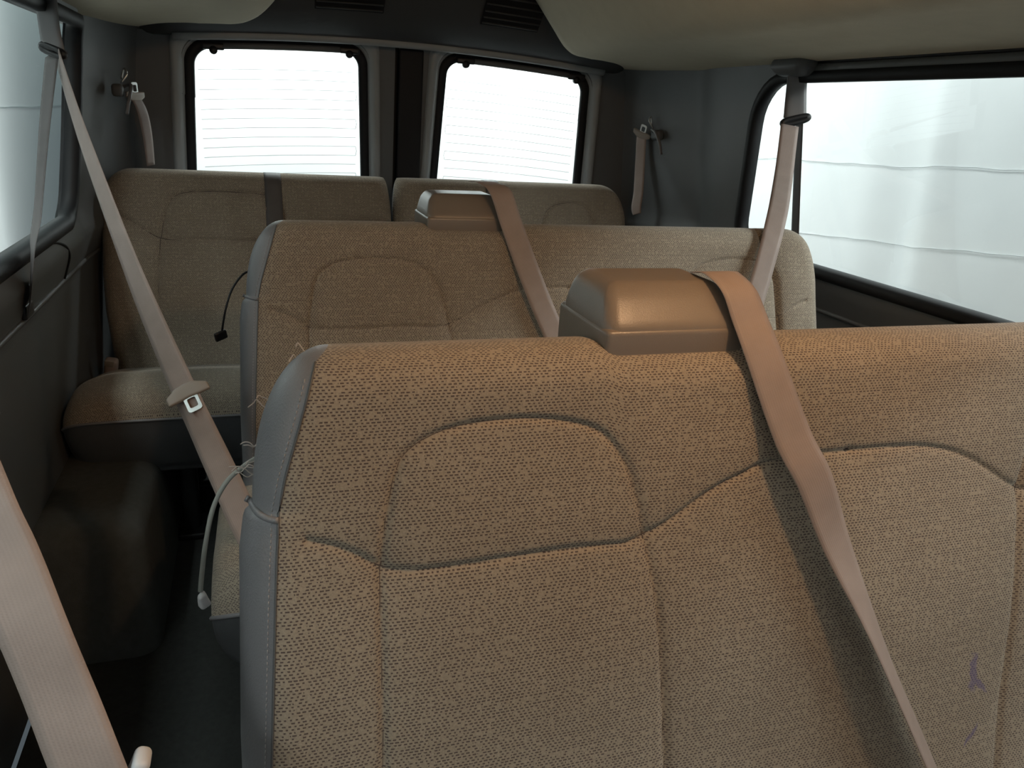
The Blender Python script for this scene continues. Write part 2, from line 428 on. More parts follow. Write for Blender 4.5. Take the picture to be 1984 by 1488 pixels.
# ------------------------------------------------------------------ the van body (setting)
WZ = [-1.20, -0.47, -0.44, -0.40, -0.365, -0.335, -0.30, 0.10, 0.175, 0.30]
WW = [0.965, 0.955, 0.945, 0.930, 0.918, 0.925, 0.930, 0.880, 0.868, 0.84]
def half_w(z): return float(np.interp(z, WZ, WW))
def wall_map(side):
    def f(p, z, out=0.0):
        wz = half_w(z) + out + 0.022 * math.exp(-((p - 2.33) / 0.07) ** 2) * min(1.0, max(0.0, (z + .42) / .1))
        if p <= 2.35: y, inn = p, 0.0
        else:
            u = min(1.0, (p - 2.35) / 0.55) * math.pi / 2
            y = 2.35 + 0.43 * math.sin(u) * (1 - 0.10 * (z + 0.3)) ; inn = 0.15 * (1 - math.cos(u))
        return (CX + side * (wz - inn), y, z)
    return f
def shear(P, k, z0): return [(x + k * (z - z0) * min(1.0, max(0.0, (x - 1.2) / 0.6)), z) for x, z in P]
WIN = {
    1: [shear(dense(rrect(0.62, 2.06, -0.345, 0.140, (.07, .09, .12, .07))), -0.16, -0.345), dense(rrect(-0.52, 0.50, -0.345, 0.140, .07))],
    -1: [shear(dense(rrect(0.85, 2.18, -0.312, 0.150, (.07, .07, .05, .07))), 0.20, -0.312), dense(rrect(-0.30, 0.72, -0.312, 0.145, .07))],
}
ZB, ZT = -1.17, 0.20
for side, nm in ((-1, 'left'), (1, 'right')):
    fm = wall_map(side)
    outer = dense([(-0.75, ZB), (2.90, ZB), (2.90, ZT), (-0.75, ZT)], 0.05)
    gx = list(np.arange(-0.70, 2.3, 0.08)) + list(np.arange(2.30, 2.89, 0.03))
    gz = sorted(list(np.arange(-1.1, -0.5, 0.1)) + [-0.485, -0.47, -0.455, -0.44, -0.43, -0.40, -0.38, -0.365, -0.35, -0.335, -0.318, -0.30] + list(np.arange(-0.25, 0.19, 0.05)))
    V, F = panel(outer, WIN[side], fm, gx, gz)
    wl = fix_normals(obj('wall_' + nm, V, F, 'trim', kind='structure'))
    solid(wl, 0.03, 1 if False else 0)
    wl.modifiers['solid'].offset = 0
    wl.modifiers.remove(wl.modifiers['solid'])
    for k, hole in enumerate(WIN[side]):
        # glass pane set a little outside, with its black rubber gasket
        loop = [fm(p, z, 0.022) for p, z in hole]
        n = len(loop); c = np.mean(loop, 0)
        gl = obj('window_%d' % (k + (3 if side < 0 else 5)), loop, [tuple(range(n))], 'glass', kind='structure', smooth=False)
        gk = np.array([fm(p, z, 0.004) for p, z in hole])
        V2, F2 = loop_tube(gk, 0.016, 0.020, lambda q, s=side: (s, 0, 0.12))
        obj('window_gasket', V2, F2, 'black', gl)
        # reveal between trim and glass
        a = [fm(p, z, 0.0) for p, z in hole]; b = [fm(p, z, 0.03) for p, z in hole]
        obj('window_reveal', a + b, [(i, (i + 1) % n, n + (i + 1) % n, n + i) for i in range(n)], 'black', gl)

# lower trim crease on the side walls: a raised rail under the sill
for side, nm in ((-1, 'left'), (1, 'right')):
    P = [wall_map(side)(p, -0.448, -0.001) for p in list(np.arange(0.9 if side < 0 else -0.7, 2.36, 0.17)) + list(np.arange(2.4, 2.86, .06))]
    V, F = tube(P, 0.006, 1, 8)
    obj('trim_%d' % (5 if side < 0 else 6), V, F, 'trim', kind='structure')

# dark joint curving down the left wall panel behind the window corner
P = [wall_map(-1)(p, z, -0.001) for p, z in ((1.90, -.325), (1.97, -.335), (2.03, -.355), (2.07, -.385), (2.085, -.42), (2.09, -.445))]
V, F = tube(P, 0.0035, 5, 6); obj('trim_10', V, F, 'black', kind='structure')
# floor
V, F = rbox((1.9, 3.7, 0.06), 0.004, 1, 2)
obj('floor', place(V, (CX, 1.05, -H - 0.03)), F, 'carpet', kind='structure', smooth=False)

# wheel arch box on the left
def wheel_arch():
    V, F = rbox((0.26, 0.80, 0.60), 0.05, 5, 6)
    V = place(V, (-0.365, 1.92, -1.16))
    k = np.clip((V[:, 2] + 1.15) / .29, 0, 1)
    V[:, 1] += 0.05 * k * (V[:, 1] < 1.92) ; V[:, 0] -= 0.02 * k * (V[:, 0] > -.36)
    return V, F
V, F = wheel_arch()
obj('trim_7', V, F, 'carpet_wall', kind='structure')

# headliner: cream, lower over the sides where the air ducts run
CD = [0, .15, .25, .30, .35, .40, .44, .48, .52, .57, .64, .72, .80, .87, .90]
CZ = [.42, .415, .405, .385, .335, .275, .228, .203, .194, .195, .195, .188, .179, .173, .172]
def ceil_z(d): return float(np.interp(d, CD, CZ))
xs = np.concatenate([-np.linspace(.9, 0, 91)[:-1], np.linspace(0, .9, 91)])
ys = np.concatenate([np.linspace(-0.75, 2.3, 24), np.linspace(2.33, 2.5, 6)])
zz = np.array([ceil_z(abs(x)) for x in xs]); kk = np.ones(5) / 5
zz = np.convolve(np.pad(zz, 2, mode='edge'), kk, 'valid')
V = []
for j, y in enumerate(ys):
    for i, x in enumerate(xs):
        d = abs(x); yend = 2.44 + 0.30 * max(0, min(1, (d - .42) / .33)) ** 1.3
        yy = y * (1.0 if y < 0 else yend / 2.5)
        V.append((CX + x, yy, zz[i]))
o = obj('ceiling', V, grid_faces(len(xs), len(ys)), 'liner', kind='structure')
md = o.modifiers.new('solid', 'SOLIDIFY'); md.thickness = 0.012; md.offset = 1 if o.data.polygons[0].normal.z > 0 else -1
# van roof skin above the headliner
obj('ceiling_skin', [(CX + x, y, .47 - .30 * (abs(x) / 1.0) ** 4) for y in (-0.75, 3.0) for x in np.linspace(-1, 1, 41)], grid_faces(41, 2), 'trim_dark', kind='structure')

# rear header trim above the back doors
def arch_z(x): return -0.035 * (abs(x - CX) / 0.72) ** 2
prof = [(2.36, .47), (2.44, .36), (2.49, .30), (2.54, .255), (2.575, .232), (2.605, .216), (2.63, .206), (2.655, .201), (2.69, .199), (2.75, .200), (2.79, .201)]
hx = np.concatenate([np.linspace(-.79, -.70, 7), np.linspace(-.66, .66, 45), np.linspace(.70, .79, 7)])
V = []
for (y, z) in prof:
    for x in hx:
        e = max(0.0, (abs(x) - .68) / .11); V.append((CX + x, y + 0.10 * e * e, z + arch_z(CX + x) + 0.0 * e))
HDLIP = [(CX + x, 2.668, .196 + arch_z(CX + x)) for x in np.linspace(-.70, .70, 40)]
hd = fix_normals(obj('trim_1', V, grid_faces(len(hx), len(prof)), 'trim_dark', kind='structure'))
V2, F2 = tube(HDLIP, 0.014, 1, 10); obj('header_lip', V2, F2, 'frame', hd)  # lip coloured pale to stand for window light along its edge
for (gx0, gx1) in ((0.20, 0.40), (0.70, 0.89)):
    def hp(y): return float(np.interp(y, [p[0] for p in prof], [p[1] for p in prof]))
    V = [];
    ya, yb = 2.415, 2.525
    for y in np.linspace(ya, yb, 5):
        for x in np.linspace(gx0, gx1, 6): V.append((x, y - .004, hp(y) - .005 + arch_z(x)))
    gr = obj('speaker_grille', V, grid_faces(6, 5), 'black', hd)
    for y in np.linspace(ya + .008, yb - .008, 7):
        V2, F2 = tube([(gx0 + .004, y - .008, hp(y) - .008 + arch_z(gx0)), (gx1 - .004, y - .008, hp(y) - .008 + arch_z(gx1))], 0.0025, 1, 6)
        obj('grille_bar', V2, F2, 'trim_dark', gr)

# rear doors
def rear_y(x, z): return 2.775 - 0.08 * (z + 0.3) - 0.035 * ((x - CX) / 0.75) ** 2
def rear_map(x, z, out=0.0): return (x, rear_y(x, z) + out, z)
DOOR = {
    1: dict(x0=-0.36, x1=0.474, win=(-0.185, 0.383)),
    2: dict(x0=0.486, x1=1.36, win=(0.618, 1.175)),
}
def arch(P): return [(x, z + (arch_z(x) if z > 0.0 else 0.0)) for x, z in P]
V, F = panel(dense([(-0.34, ZB), (1.34, ZB), (1.34, 0.235), (-0.34, 0.235)], .06), [], lambda x, z: rear_map(x, z, 0.035), [], [])
wall_holes = []
for k, d in DOOR.items():
    x0, x1 = d['win']
    tl = [(x + (0.022 * (z + 0.30) / 0.45 if x < (x0 + x1) / 2 else -0.012 * (z + 0.30) / 0.45), z) for x, z in dense(rrect(x0, x1, -0.36, 0.178, (.04, .04, .06, .06), 8))]
    d['hole'] = arch(tl)
V, F = panel(dense([(-0.34, ZB), (1.34, ZB), (1.34, 0.235), (-0.34, 0.235)], .06), [d['hole'] for d in DOOR.values()], lambda x, z: rear_map(x, z, 0.028), list(np.arange(-.3, 1.33, .08)), list(np.arange(-1.1, .2, .1)))
obj('wall_rear', V, F, 'black', kind='structure')
for k, d in DOOR.items():
    hole = d['hole']
    c = np.mean(hole, 0)
    # door inner skin, its window cut-out a bit larger than the glass so the rubber shows
    big = [(c[0] + (x - c[0]) * 1.07, c[1] + (z - c[1]) * 1.06) for x, z in hole]
    out = arch(dense(rrect(d['x0'], d['x1'], ZB + .02, 0.215, .02, 3), .05))
    V, F = panel(out, [big], lambda x, z: rear_map(x, z, 0.0), list(np.arange(d['x0'], d['x1'], .05)), list(np.arange(-1.1, .2, .08)))
    dr = fix_normals(obj('door_%d' % k, V, F, 'trim', kind='structure'))
    if k == 2:
        V2, F2 = rbox((.082, .020, 1.34), .006, 3, 6); V2 = np.array(V2)
        V2 = np.array([rear_map(.527 + v[0], -.485 + v[2], -.004 + v[1]) for v in V2]); obj('door_edge_cover', V2, F2, 'black', dr)
    n = len(big)
    # sloping grey reveal from the door skin in to the rubber; its pale grey stands in for caught window light
    rings = []
    for grow, yy in ((0.052, 0.004), (0.046, -0.012), (0.034, -0.016), (0.022, -0.006), (0.012, 0.010), (0.008, 0.024)):
        rings.append([rear_map(x + grow * np.sign(x - c[0]) * min(1, abs(x - c[0]) / .2), z + grow * np.sign(z - c[1]) * min(1, abs(z - c[1]) / .2), yy) for x, z in hole])
    V2 = [p for r_ in rings for p in r_]
    obj('window_frame', V2, grid_faces(n, len(rings), True), 'frame', dr)
    gl = obj('window_%d' % k, [rear_map(x, z, 0.030) for x, z in hole], [tuple(range(len(hole)))], 'glass', kind='structure', smooth=False)
    V2, F2 = loop_tube([rear_map(x, z, 0.020) for x, z in hole], 0.017, 0.012, lambda q: (0, 1, 0.08), 8)
    obj('window_gasket', V2, F2, 'black', gl)
    # defroster wires on the glass
    x0, x1 = d['win']
    x0 += 0.045; x1 -= 0.035
    rows = np.arange(-0.34, 0.125, 0.0295)
    for q, z in enumerate(rows):
        P = [rear_map(x, z + arch_z(x), 0.026) for x in np.linspace(x0, x1, 7)]
        V2, F2 = tube(P, 0.0007, 1, 5); obj('defroster_wire', V2, F2, 'wire', gl)
        if q % 3 == 0 and q + 1 < len(rows):
            xe = x0 if k == 2 else x1
            P = [rear_map(xe, z + arch_z(xe), 0.026), rear_map(xe + (0.003 if k == 1 else -.003), z + .015 + arch_z(xe), 0.026), rear_map(xe, rows[q + 1] + arch_z(xe), 0.026)]
            V2, F2 = tube(P, 0.0007, 1, 5); obj('defroster_wire', V2, F2, 'wire', gl)
    # grey shade bar across the top held by two black clips
    xa, xb = d['win'][0] + 0.095, d['win'][1] - 0.06
    zt = 0.168
    br = empty('shade_bar', ((xa + xb) / 2, rear_y((xa + xb) / 2, zt) - .012, zt + arch_z((xa + xb) / 2)))
    tag(br, 'grey trim bar with black clips across top of %s rear door window' % ('left' if k == 1 else 'right'), 'trim bar', 'window top bars')
    P = [rear_map(x, zt + arch_z(x), -0.008) for x in np.linspace(xa + .03, xb - .03, 7)]
    V2, F2 = tube(P, 0.010, 1, 8); obj('bar', V2, F2, 'trim', br)
    for xc in (xa, xb):
        V3, F3 = rbox((0.065, 0.016, 0.020), 0.006, 3, 2)
        cl = obj('clip', place(V3, rear_map(xc, zt + arch_z(xc) - .001, -0.008)), F3, 'blackp', br)
        q = np.array(rear_map(xc, zt + arch_z(xc) - .012, -0.010)); V3, F3 = tube([q + np.array([0, dy, 0]) for dy in (-.008, 0, .008)], 0.012, 1, 16)
        obj('clip_tab', V3, F3, 'blackp', cl)

# right window top: flat grey valance strip between headliner and glass
P = [(CX + (half_w(.15) - .002), y, 0.158) for y in np.arange(-0.6, 1.9, 0.2)]
V, F = tube(P, 0.012, 1, 8)
obj('trim_8', V, F, 'trim', kind='structure')
V, F = tube([(CX + .866, y, 0.1725) for y in np.arange(-0.6, 1.95, 0.17)], 0.0045, 1, 8)
obj('trim_9', V, F, 'black', kind='structure')

# ------------------------------------------------------------------ curtain round the van
def curtain(name, fmap, L, folds, label, seams, z0=-1.25, z1=1.35):
    r = random.Random(hash(label) % 1000 if False else len(label))
    us = np.linspace(0, L, 160); zs = np.linspace(z0, z1, 30)
    def depth(u, z):
        d = 0
        for (u0, w, a, sl) in folds:
            uu = u - u0 - sl * z; d += a * math.exp(-(uu / w) ** 2)
        return d
    V = [fmap(u, depth(u, z), z) for z in zs for u in us]
    e = empty(name, fmap(L / 2, 0, z0)); tag(e, label, 'curtain', 'white curtains round the van')
    obj('curtain_sheet', V, grid_faces(len(us), len(zs)), 'curtain', e)
    for (zs_, wob, ph, slp) in seams:
        P = [fmap(u, depth(u, zs_) + 0.004, zs_ + slp * (u - 4.0) + wob * (math.sin(u * 5.3 + ph) + .5 * math.sin(u * 13.1 + ph) + .25 * math.sin(u * 37 + ph))) for u in np.linspace(0.02, L - .02, 150)]
        V2, F2 = tube(P, 0.0013, 1, 5); obj('seam', V2, F2, 'seamline', e)
    return e
def folds_rand(L, n, seed, a=0.05):
    r = random.Random(seed)
    return [(r.uniform(0, L), r.uniform(.09, .22), r.uniform(-a, a), r.uniform(.05, .14)) for _ in range(n)]
curtain('curtain', lambda u, d, z: (-0.55 + u, 4.0 - d, z), 2.86, folds_rand(2.86, 12, 3, .03), 'overexposed white curtain hanging behind the rear door windows', [])
curtain('curtain', lambda u, d, z: (2.45 - d, -1.6 + u, z), 5.6, folds_rand(5.6, 22, 5, .03), 'softly folded white curtain with creases beyond the right side window', [(-.09, .005, 1., -.04), (-.39, .005, 2.4, -.09)])
curtain('curtain', lambda u, d, z: (-1.10 + d, -1.6 + u, z), 9.2, folds_rand(9.2, 10, 8, .012), 'pale grey-green curtain with one crease beyond the left side window', [(-.11, .002, 1., 0.)])
curtain('curtain', lambda u, d, z: (-1.6 + u, -3.2 + d, z), 4.2, folds_rand(4.2, 10, 9, .02), 'white curtain hanging ahead of the van behind the viewer', [])

# ------------------------------------------------------------------ bench seats
REC = math.radians(15.0)
TV = np.array([0, math.sin(REC), math.cos(REC)]); NV = np.array([0, -math.cos(REC), math.sin(REC)]); EX = np.array([1.0, 0, 0])
def ef(x, p=2.4):
    x = np.clip(x, 0, 1); return (1 - (1 - x) ** p) ** (1 / p)
def seg_dist(S, Tt, poly):
    P = np.asarray(poly, float); best = np.full(S.shape, 1e9)
    for a, b in zip(P[:-1], P[1:]):
        d = b - a; L = d @ d + 1e-12
        q = np.clip(((S - a[0]) * d[0] + (Tt - a[1]) * d[1]) / L, 0, 1)
        best = np.minimum(best, np.hypot(S - a[0] - q * d[0], Tt - a[1] - q * d[1]))
    return best
def smooth_line(P, n=6): return catmull([[*p] for p in P], n)

class Back:
    """a reclined padded backrest: s across, t up, n out of its front"""
    def __init__(s, x0, ytop, ztop, W, HT, T, seams, rcs=(.075, .075), rct=.14, left=None, notch=None, deep=(), re_s=.055, re_t=.055, tmin=0.0, amp=1.0):
        s.amp = amp
        s.tmin = tmin
        s.W, s.HT, s.T, s.rcs, s.rct, s.left, s.notch, s.re_s, s.re_t = W, HT, T, rcs, rct, left, notch, re_s, re_t
        s.seams = [smooth_line(p) for p in seams]; s.deep = [smooth_line(p) for p in deep]
        s.O = np.array([x0, ytop, ztop]) - TV * HT - NV * T / 2
    def sL(s, t):
        b = np.interp(t, *s.left) if s.left else 0 * t
        k = np.clip((t - (s.HT - s.rct)) / s.rct, 0, 1)
        return b + s.rcs[0] * (1 - np.sqrt(np.clip(1 - k ** 2, 0, 1)))
    def sR(s, t):
        k = np.clip((t - (s.HT - s.rct)) / s.rct, 0, 1)
        return s.W - s.rcs[1] * (1 - np.sqrt(np.clip(1 - k ** 2, 0, 1))) + 0.012 * np.clip(1 - t / s.HT, 0, 1)
    def drop(s, S):
        if not s.notch: return 0 * S
        a, b, dep, e = s.notch
        f = lambda x: x * x * (3 - 2 * x)
        return dep * f(np.clip((S - a) / e, 0, 1)) * f(np.clip((b - S) / e, 0, 1))
    def half(s, S, t):
        e = ef((S - s.sL(t)) / s.re_s) * ef((s.sR(t) - S) / s.re_s) * ef((s.HT - t) / s.re_t)
        return s.T / 2 * e
    def relief(s, S, t):
        g = 0 * S
        for p in s.seams:
            d = seg_dist(S, t, p); g = g + s.amp * (0.0040 * np.exp(-(d / 0.0032) ** 2) + 0.0042 * np.exp(-d / 0.022))
        g = np.minimum(g, 0.014)
        for p in s.deep:
            d = seg_dist(S, t, p); g = np.maximum(g, 0.012 * np.exp(-(d / 0.006) ** 2) + 0.018 * np.exp(-d / 0.03))
        return g
    def xyz(s, S, t, n):
        t2 = t - s.drop(S) * np.clip((t - 0.3) / (s.HT - 0.3), 0, 1)
        return s.O + S[..., None] * EX + t2[..., None] * TV + n[..., None] * NV
    def front(s, a, b, nu, nv, extra=None):
        """front sheet between the curves a(t) and b(t)"""
        v = 1 - (1 - np.linspace(0, 1, nv)) ** 1.6; t = s.tmin + v * (s.HT - s.tmin)
        u = np.linspace(0, 1, nu)
        if extra == 'ends': u = 0.5 - 0.5 * np.cos(np.pi * u) * (0.55 + 0.45 * np.abs(np.cos(np.pi * u)))
        Tt = np.repeat(t[:, None], nu, 1); A, B = a(Tt), b(Tt); S = A + (B - A) * u[None, :]
        hw = s.half(S, Tt); k = np.clip(hw / (s.T / 2), 0, 1)
        n = s.T / 2 + hw - s.relief(S, Tt) * k + 0.010 * np.exp(-((Tt - .22) / .13) ** 2) * k
        P = s.xyz(S, Tt, n)
        # arc length over the rounded top keeps the weave even
        dv = np.linalg.norm(np.diff(P, axis=0), axis=2); vv = np.vstack([np.zeros((1, nu)), np.cumsum(dv, 0)]) + s.tmin; vv = np.repeat(vv.mean(1)[:, None], nu, 1)
        return P.reshape(-1, 3), grid_faces(nu, nv), np.stack([S, vv], -1).reshape(-1, 2), (S, Tt, n)
    def back(s, nu=60, nv=40):
        v = 1 - (1 - np.linspace(0, 1, nv)) ** 1.6; t = s.tmin + v * (s.HT - s.tmin); u = 0.5 - 0.5 * np.cos(np.pi * np.linspace(0, 1, nu))
        Tt = np.repeat(t[:, None], nu, 1); A, B = s.sL(Tt), s.sR(Tt); S = A + (B - A) * u[None, :]
        P = s.xyz(S, Tt, s.T / 2 - s.half(S, Tt))
        return P.reshape(-1, 3), [f[::-1] for f in grid_faces(nu, nv)]
    def on_front(s, S, t, lift=0.0):
        S = np.atleast_1d(np.asarray(S, float)); t = np.atleast_1d(np.asarray(t, float))
        hw = s.half(S, t); k = np.clip(hw / (s.T / 2), 0, 1)
        return s.xyz(S, t, s.T / 2 + hw - s.relief(S, t) * k + 0.010 * np.exp(-((t - .22) / .13) ** 2) * k + lift)

def cushion(par, x0, x1, yf, yb, zf, zb, fab='fabric', nu=60):
    prof = [(yb, zb), (yb - .05, zb + .25 * (zf - zb)), ((yf + yb) / 2, zf - .25 * (zf - zb) + .004), (yf + .16, zf + .006), (yf + .10, zf + .006), (yf + .05, zf - .003), (yf + .022, zf - .016), (yf + .007, zf - .034), (yf, zf - .055)]
    skirt = [(yf, zf - .058), (yf + .004, zf - .075), (yf + .014, zf - .11), (yf + .035, zf - .16), (yf + .065, zf - .21), (yf + .12, zf - .235), (yb - .03, zf - .24), (yb, zf - .20)]
    def sheet(pr, n):
        C = catmull([[*p] for p in pr], n); u = 0.5 - 0.5 * np.cos(np.pi * np.linspace(0, 1, nu)); V = []; UV = []
        L = np.concatenate([[0], np.cumsum(np.linalg.norm(np.diff(C, axis=0), axis=1))])
        yc, zc = (yf + yb) / 2, zf - .12
        for (y, z), l in zip(C, L):
            for q in u:
                x = x0 + (x1 - x0) * q; d = min(x - x0, x1 - x); k = float(ef(np.array(d / 0.11), 2.2))
                dome = 0.008 * math.sin(math.pi * 3 * q) ** 2 if z > zf - .05 else 0
                V.append((x, yc + (y - yc) * (0.74 + 0.26 * k), zc + (z - zc) * (0.35 + 0.65 * k) + dome * k)); UV.append((x - x0, l))
        return V, grid_faces(nu, len(C)), UV
    V, F, UV = sheet(prof, 6); c = obj('seat_cushion', V, F, fab, par, UV)
    V, F, UV = sheet(skirt, 5); obj('cushion_skirt', V, F, 'vinyl_dark', c)
    u = 0.5 - 0.5 * np.cos(np.pi * np.linspace(0, 1, nu)); P = []
    for q in u:
        x = x0 + (x1 - x0) * q; k = float(ef(np.array(min(x - x0, x1 - x) / 0.11), 2.2)); yc, zc = (yf + yb) / 2, zf - .12
        P.append((x, yc + (yf - .002 - yc) * (0.74 + 0.26 * k), zc + (zf - .056 - zc) * (0.35 + 0.65 * k)))
    V, F = tube(P, 0.0035, 1, 6); obj('piping', V, F, 'vinyl', c)
    # the two closed ends
    return c
def leg(par, x, y, ztop):
    V, F = rbox((0.045, 0.05, ztop + H), 0.012, 2, 2); l = obj('leg', place(V, (x, y, (ztop - H) / 2)), F, 'blackp', par)
    V, F = rbox((0.07, 0.12, 0.02), 0.006, 2, 2); obj('foot', place(V, (x, y, -H + .010)), F, 'blackp', l)

# seams shared by the two front benches (metres from the aisle end, metres up the backrest)
MID = 0.655
archL = [(.111, .350), (.117, .395), (.128, .440), (.143, .461), (.175, .476), (.215, .482), (.268, .482), (.318, .473), (.347, .458), (.366, .435), (.376, .408), (.386, .367), (.388, .350)]
waveL = [(.045, .384), (.068, .376), (.089, .365), (.111, .350), (.140, .344), (.190, .344), (.300, .347), (.357, .345), (.389, .352), (.417, .365), (.460, .390), (.500, .407), (.547, .417), (.600, .420), (MID, .420)]
vert1 = [(.110, .350), (.108, .300), (.105, .155), (.103, 0.0), (.103, -.13)]
vert2 = [(.389, .350), (.394, .310), (.399, .270), (.410, .09), (.412, 0.0), (.413, -.13)]
def mir(P, c=MID): return [(2 * c - x, z) for x, z in P][::-1]
BENCH_SEAMS = [archL, waveL, vert1, vert2, mir(archL), mir(waveL), mir(vert1), mir(vert2)]
GROOVE = [(1.150, .58), (1.152, .535), (1.157, .500), (1.172, .465), (1.188, .435), (1.192, .40), (1.196, .32), (1.200, .15), (1.20, 0.0), (1.20, -.13)]
LEFT = ([0, .18, .367, .398, .404, .410, .45, .60], [-.026, -.024, -.016, -.011, -.009, -.002, 0, 0])
VT = np.array([0, .177, .339, .41, .442, .474, .506, .545, .56]); VS = np.array([-.002, .004, .015, .021, .028, .038, .048, .060, .076])

def stitch_row(bk, ts, off, par, step=0.0055):
    """short thread stitches along the vinyl seam, one mesh"""
    L = 0; V = []; F = []
    t = ts[0]
    while t < ts[1]:
        s_ = np.interp(t, VT, VS) + off; s2 = np.interp(t + step * .62, VT, VS) + off
        P = bk.on_front([s_, s2], [t, t + step * .62], 0.0004)
        v, f = tube(P, 0.00055, 1, 5); F += [tuple(i + len(V) for i in q) for q in f]; V += list(v); t += step
    o = obj('stitching', V, F, 'stitch', par); o['kind'] = 'stuff'
    return o

def seam_lines(bk, par):
    for p in bk.seams:
        p = catmull(p, 2); V, F = tube(bk.on_front(p[:, 0], p[:, 1], -0.0002), 0.0008 * (1 + .5 * (bk.amp > 1.5)), 1, 5); obj('seam', V, F, 'seam', par)
def front_bench(name, x0, ytop, ztop, label, fab, res, cz):
    T, HT, W = .13, .56, 1.315
    e = empty(name, (x0 + W / 2, ytop - .35, -H)); tag(e, label, 'bench seat', 'cloth bench seats')
    bk = Back(x0, ytop, ztop, W, HT, T, BENCH_SEAMS, left=LEFT, notch=(.340, .535, .010, .03), deep=[GROOVE], tmin=-.13)
    va = lambda t: np.maximum(np.interp(t, VT, VS), bk.sL(t) + 0.0008)
    V, F, UV, _ = bk.front(va, bk.sR, res[0], res[1], 'ends')
    b = obj('backrest', V, F, fab, e, UV)
    V, F, UV, _ = bk.front(bk.sL, va, 22, res[1])
    V = np.array(V)
    sd = obj('side_cover', V, F, 'vinyl', b); sd['label'] = 'smooth grey vinyl edge cover'
    V, F = bk.back(); obj('back_cover', V, F, 'vinyl', b)
    seam_lines(bk, b)
    tt = np.linspace(-.12, .545, 70); P = bk.on_front(va(tt), tt, 0.0006)
    V, F = tube(P, 0.0013, 1, 6); obj('edge_piping', V, F, 'vinyl_dark', b)
    stitch_row(bk, (-.10, .53), -0.006, b)
    # welt where the upper cover tucks into the lower one
    ss = np.linspace(float(bk.sL(np.array(.405))) + .0002, float(np.interp(.405, VT, VS)), 14)
    P = bk.on_front(ss, np.full(14, .405) + 0.010 * (1 - np.linspace(0, 1, 14)) ** 2, 0.0015)
    V, F = tube(P, 0.0032, 1, 8); obj('cover_welt', V, F, 'vinyl', b)
    cushion(e, x0 - .070, x0 + W, ytop - .60, ytop - .15, cz, cz - .07, fab)
    for lx in (x0 + .15, x0 + W - .2):
        leg(e, lx, ytop - .52, -.90); leg(e, lx, ytop - .20, -.88)
    # plastic belt retractor cover let into the top edge
    cx, cy = x0 + .437, ytop + .020
    V, F = rbox((.169, .137, .060), .006, 4, 3); V = place(V, (cx, cy, ztop - .0115))
    rc = obj('retractor_cover', V, F, 'housing', e); rc['label'] = 'glossy taupe plastic belt retractor cover'
    V, F = rbox((.166, .134, .092), .017, 6, 8); V = place(V, (cx, cy, ztop + .015))
    k = np.clip((V[:, 2] - (ztop + .018)) / .043, 0, 1)
    V[:, 0] = cx + (V[:, 0] - cx) * (1 - .15 * k ** 1.2); V[:, 1] = cy + .014 * k + (V[:, 1] - cy) * (1 - .34 * k ** 1.2)
    obj('cover_lid', V, F, 'housing', rc)
    return e, bk

bench2, BK2 = front_bench('bench_seat', -.012, .735, -.222, 'nearest patterned beige cloth bench seat with grey vinyl edge and ink marks', 'fabric_ink', (460, 290), -.80)
bench3, BK3 = front_bench('bench_seat', -.018, 1.585, -.222, 'middle patterned beige cloth bench seat between the nearest bench and the rear bench', 'fabric', (330, 200), -.64)

def rear_bench():
    T, HT = .13, .62; x0 = -.43
    e = empty('bench_seat', (.42, 2.2, -H)); tag(e, 'full width split beige cloth bench seat below the rear door windows', 'bench seat', 'cloth bench seats')
    pad = [(.170, .412), (.175, .440), (.182, .472), (.192, .502), (.212, .534), (.260, .549), (.36, .552), (.456, .547), (.50, .530), (.52, .49), (.527, .44), (.53, .412)]
    wave = [(.019, .491), (.05, .480), (.088, .463), (.130, .433), (.168, .412), (.22, .406), (.295, .406), (.442, .408), (.53, .412), (.58, .435), (.64, .465), (.75, .475), (.855, .475)]
    v1 = [(.168, .412), (.160, .34), (.156, .307), (.149, .14), (.148, 0)]; v2 = [(.53, .412), (.535, .3), (.54, 0)]
    bkL = Back(x0, 2.585, -.218, .858, HT, T, [pad, wave, v1, v2], rcs=(.10, .02), rct=.14, left=([0, .07, .2, .3, .44, .62], [.03, .017, .004, .002, .008, .0]), re_s=.05, amp=2.0)
    pad2 = [(.50 - .0, .412), (.505, .46), (.52, .51), (.55, .535), (.60, .546), (.64, .545), (.67, .53), (.69, .50), (.70, .45), (.70, .412)]
    w2 = [(0.0, .475), (.15, .475), (.3, .465), (.42, .43), (.50, .412), (.60, .406), (.70, .412), (.76, .44), (.82, .47)]
    bkR = Back(x0 + .868, 2.585, -.218, .835, HT, T, [pad2, w2, [(.5, .412), (.5, 0)], [(.7, .412), (.71, 0)]], rcs=(.02, .10), rct=.14, re_s=.05, amp=2.0)
    for bk, W in ((bkL, .858), (bkR, .835)):
        V, F, UV, _ = bk.front(bk.sL, bk.sR, 200, 130, 'ends'); b = obj('backrest', V, F, 'fabric', e, UV)
        V, F = bk.back(); obj('back_cover', V, F, 'vinyl', b)
        seam_lines(bk, b)
        ends = [bk.sL, bk.sR]
    c = cushion(e, -.455, 1.455 - .14, 1.86, 2.36, -.680, -.775, nu=90)
    for lx in (-.2, .42, 1.1):
        leg(e, lx, 2.05, -.90); leg(e, lx, 2.35, -.88)
    return bkL, bkR
BK4L, BK4R = rear_bench()

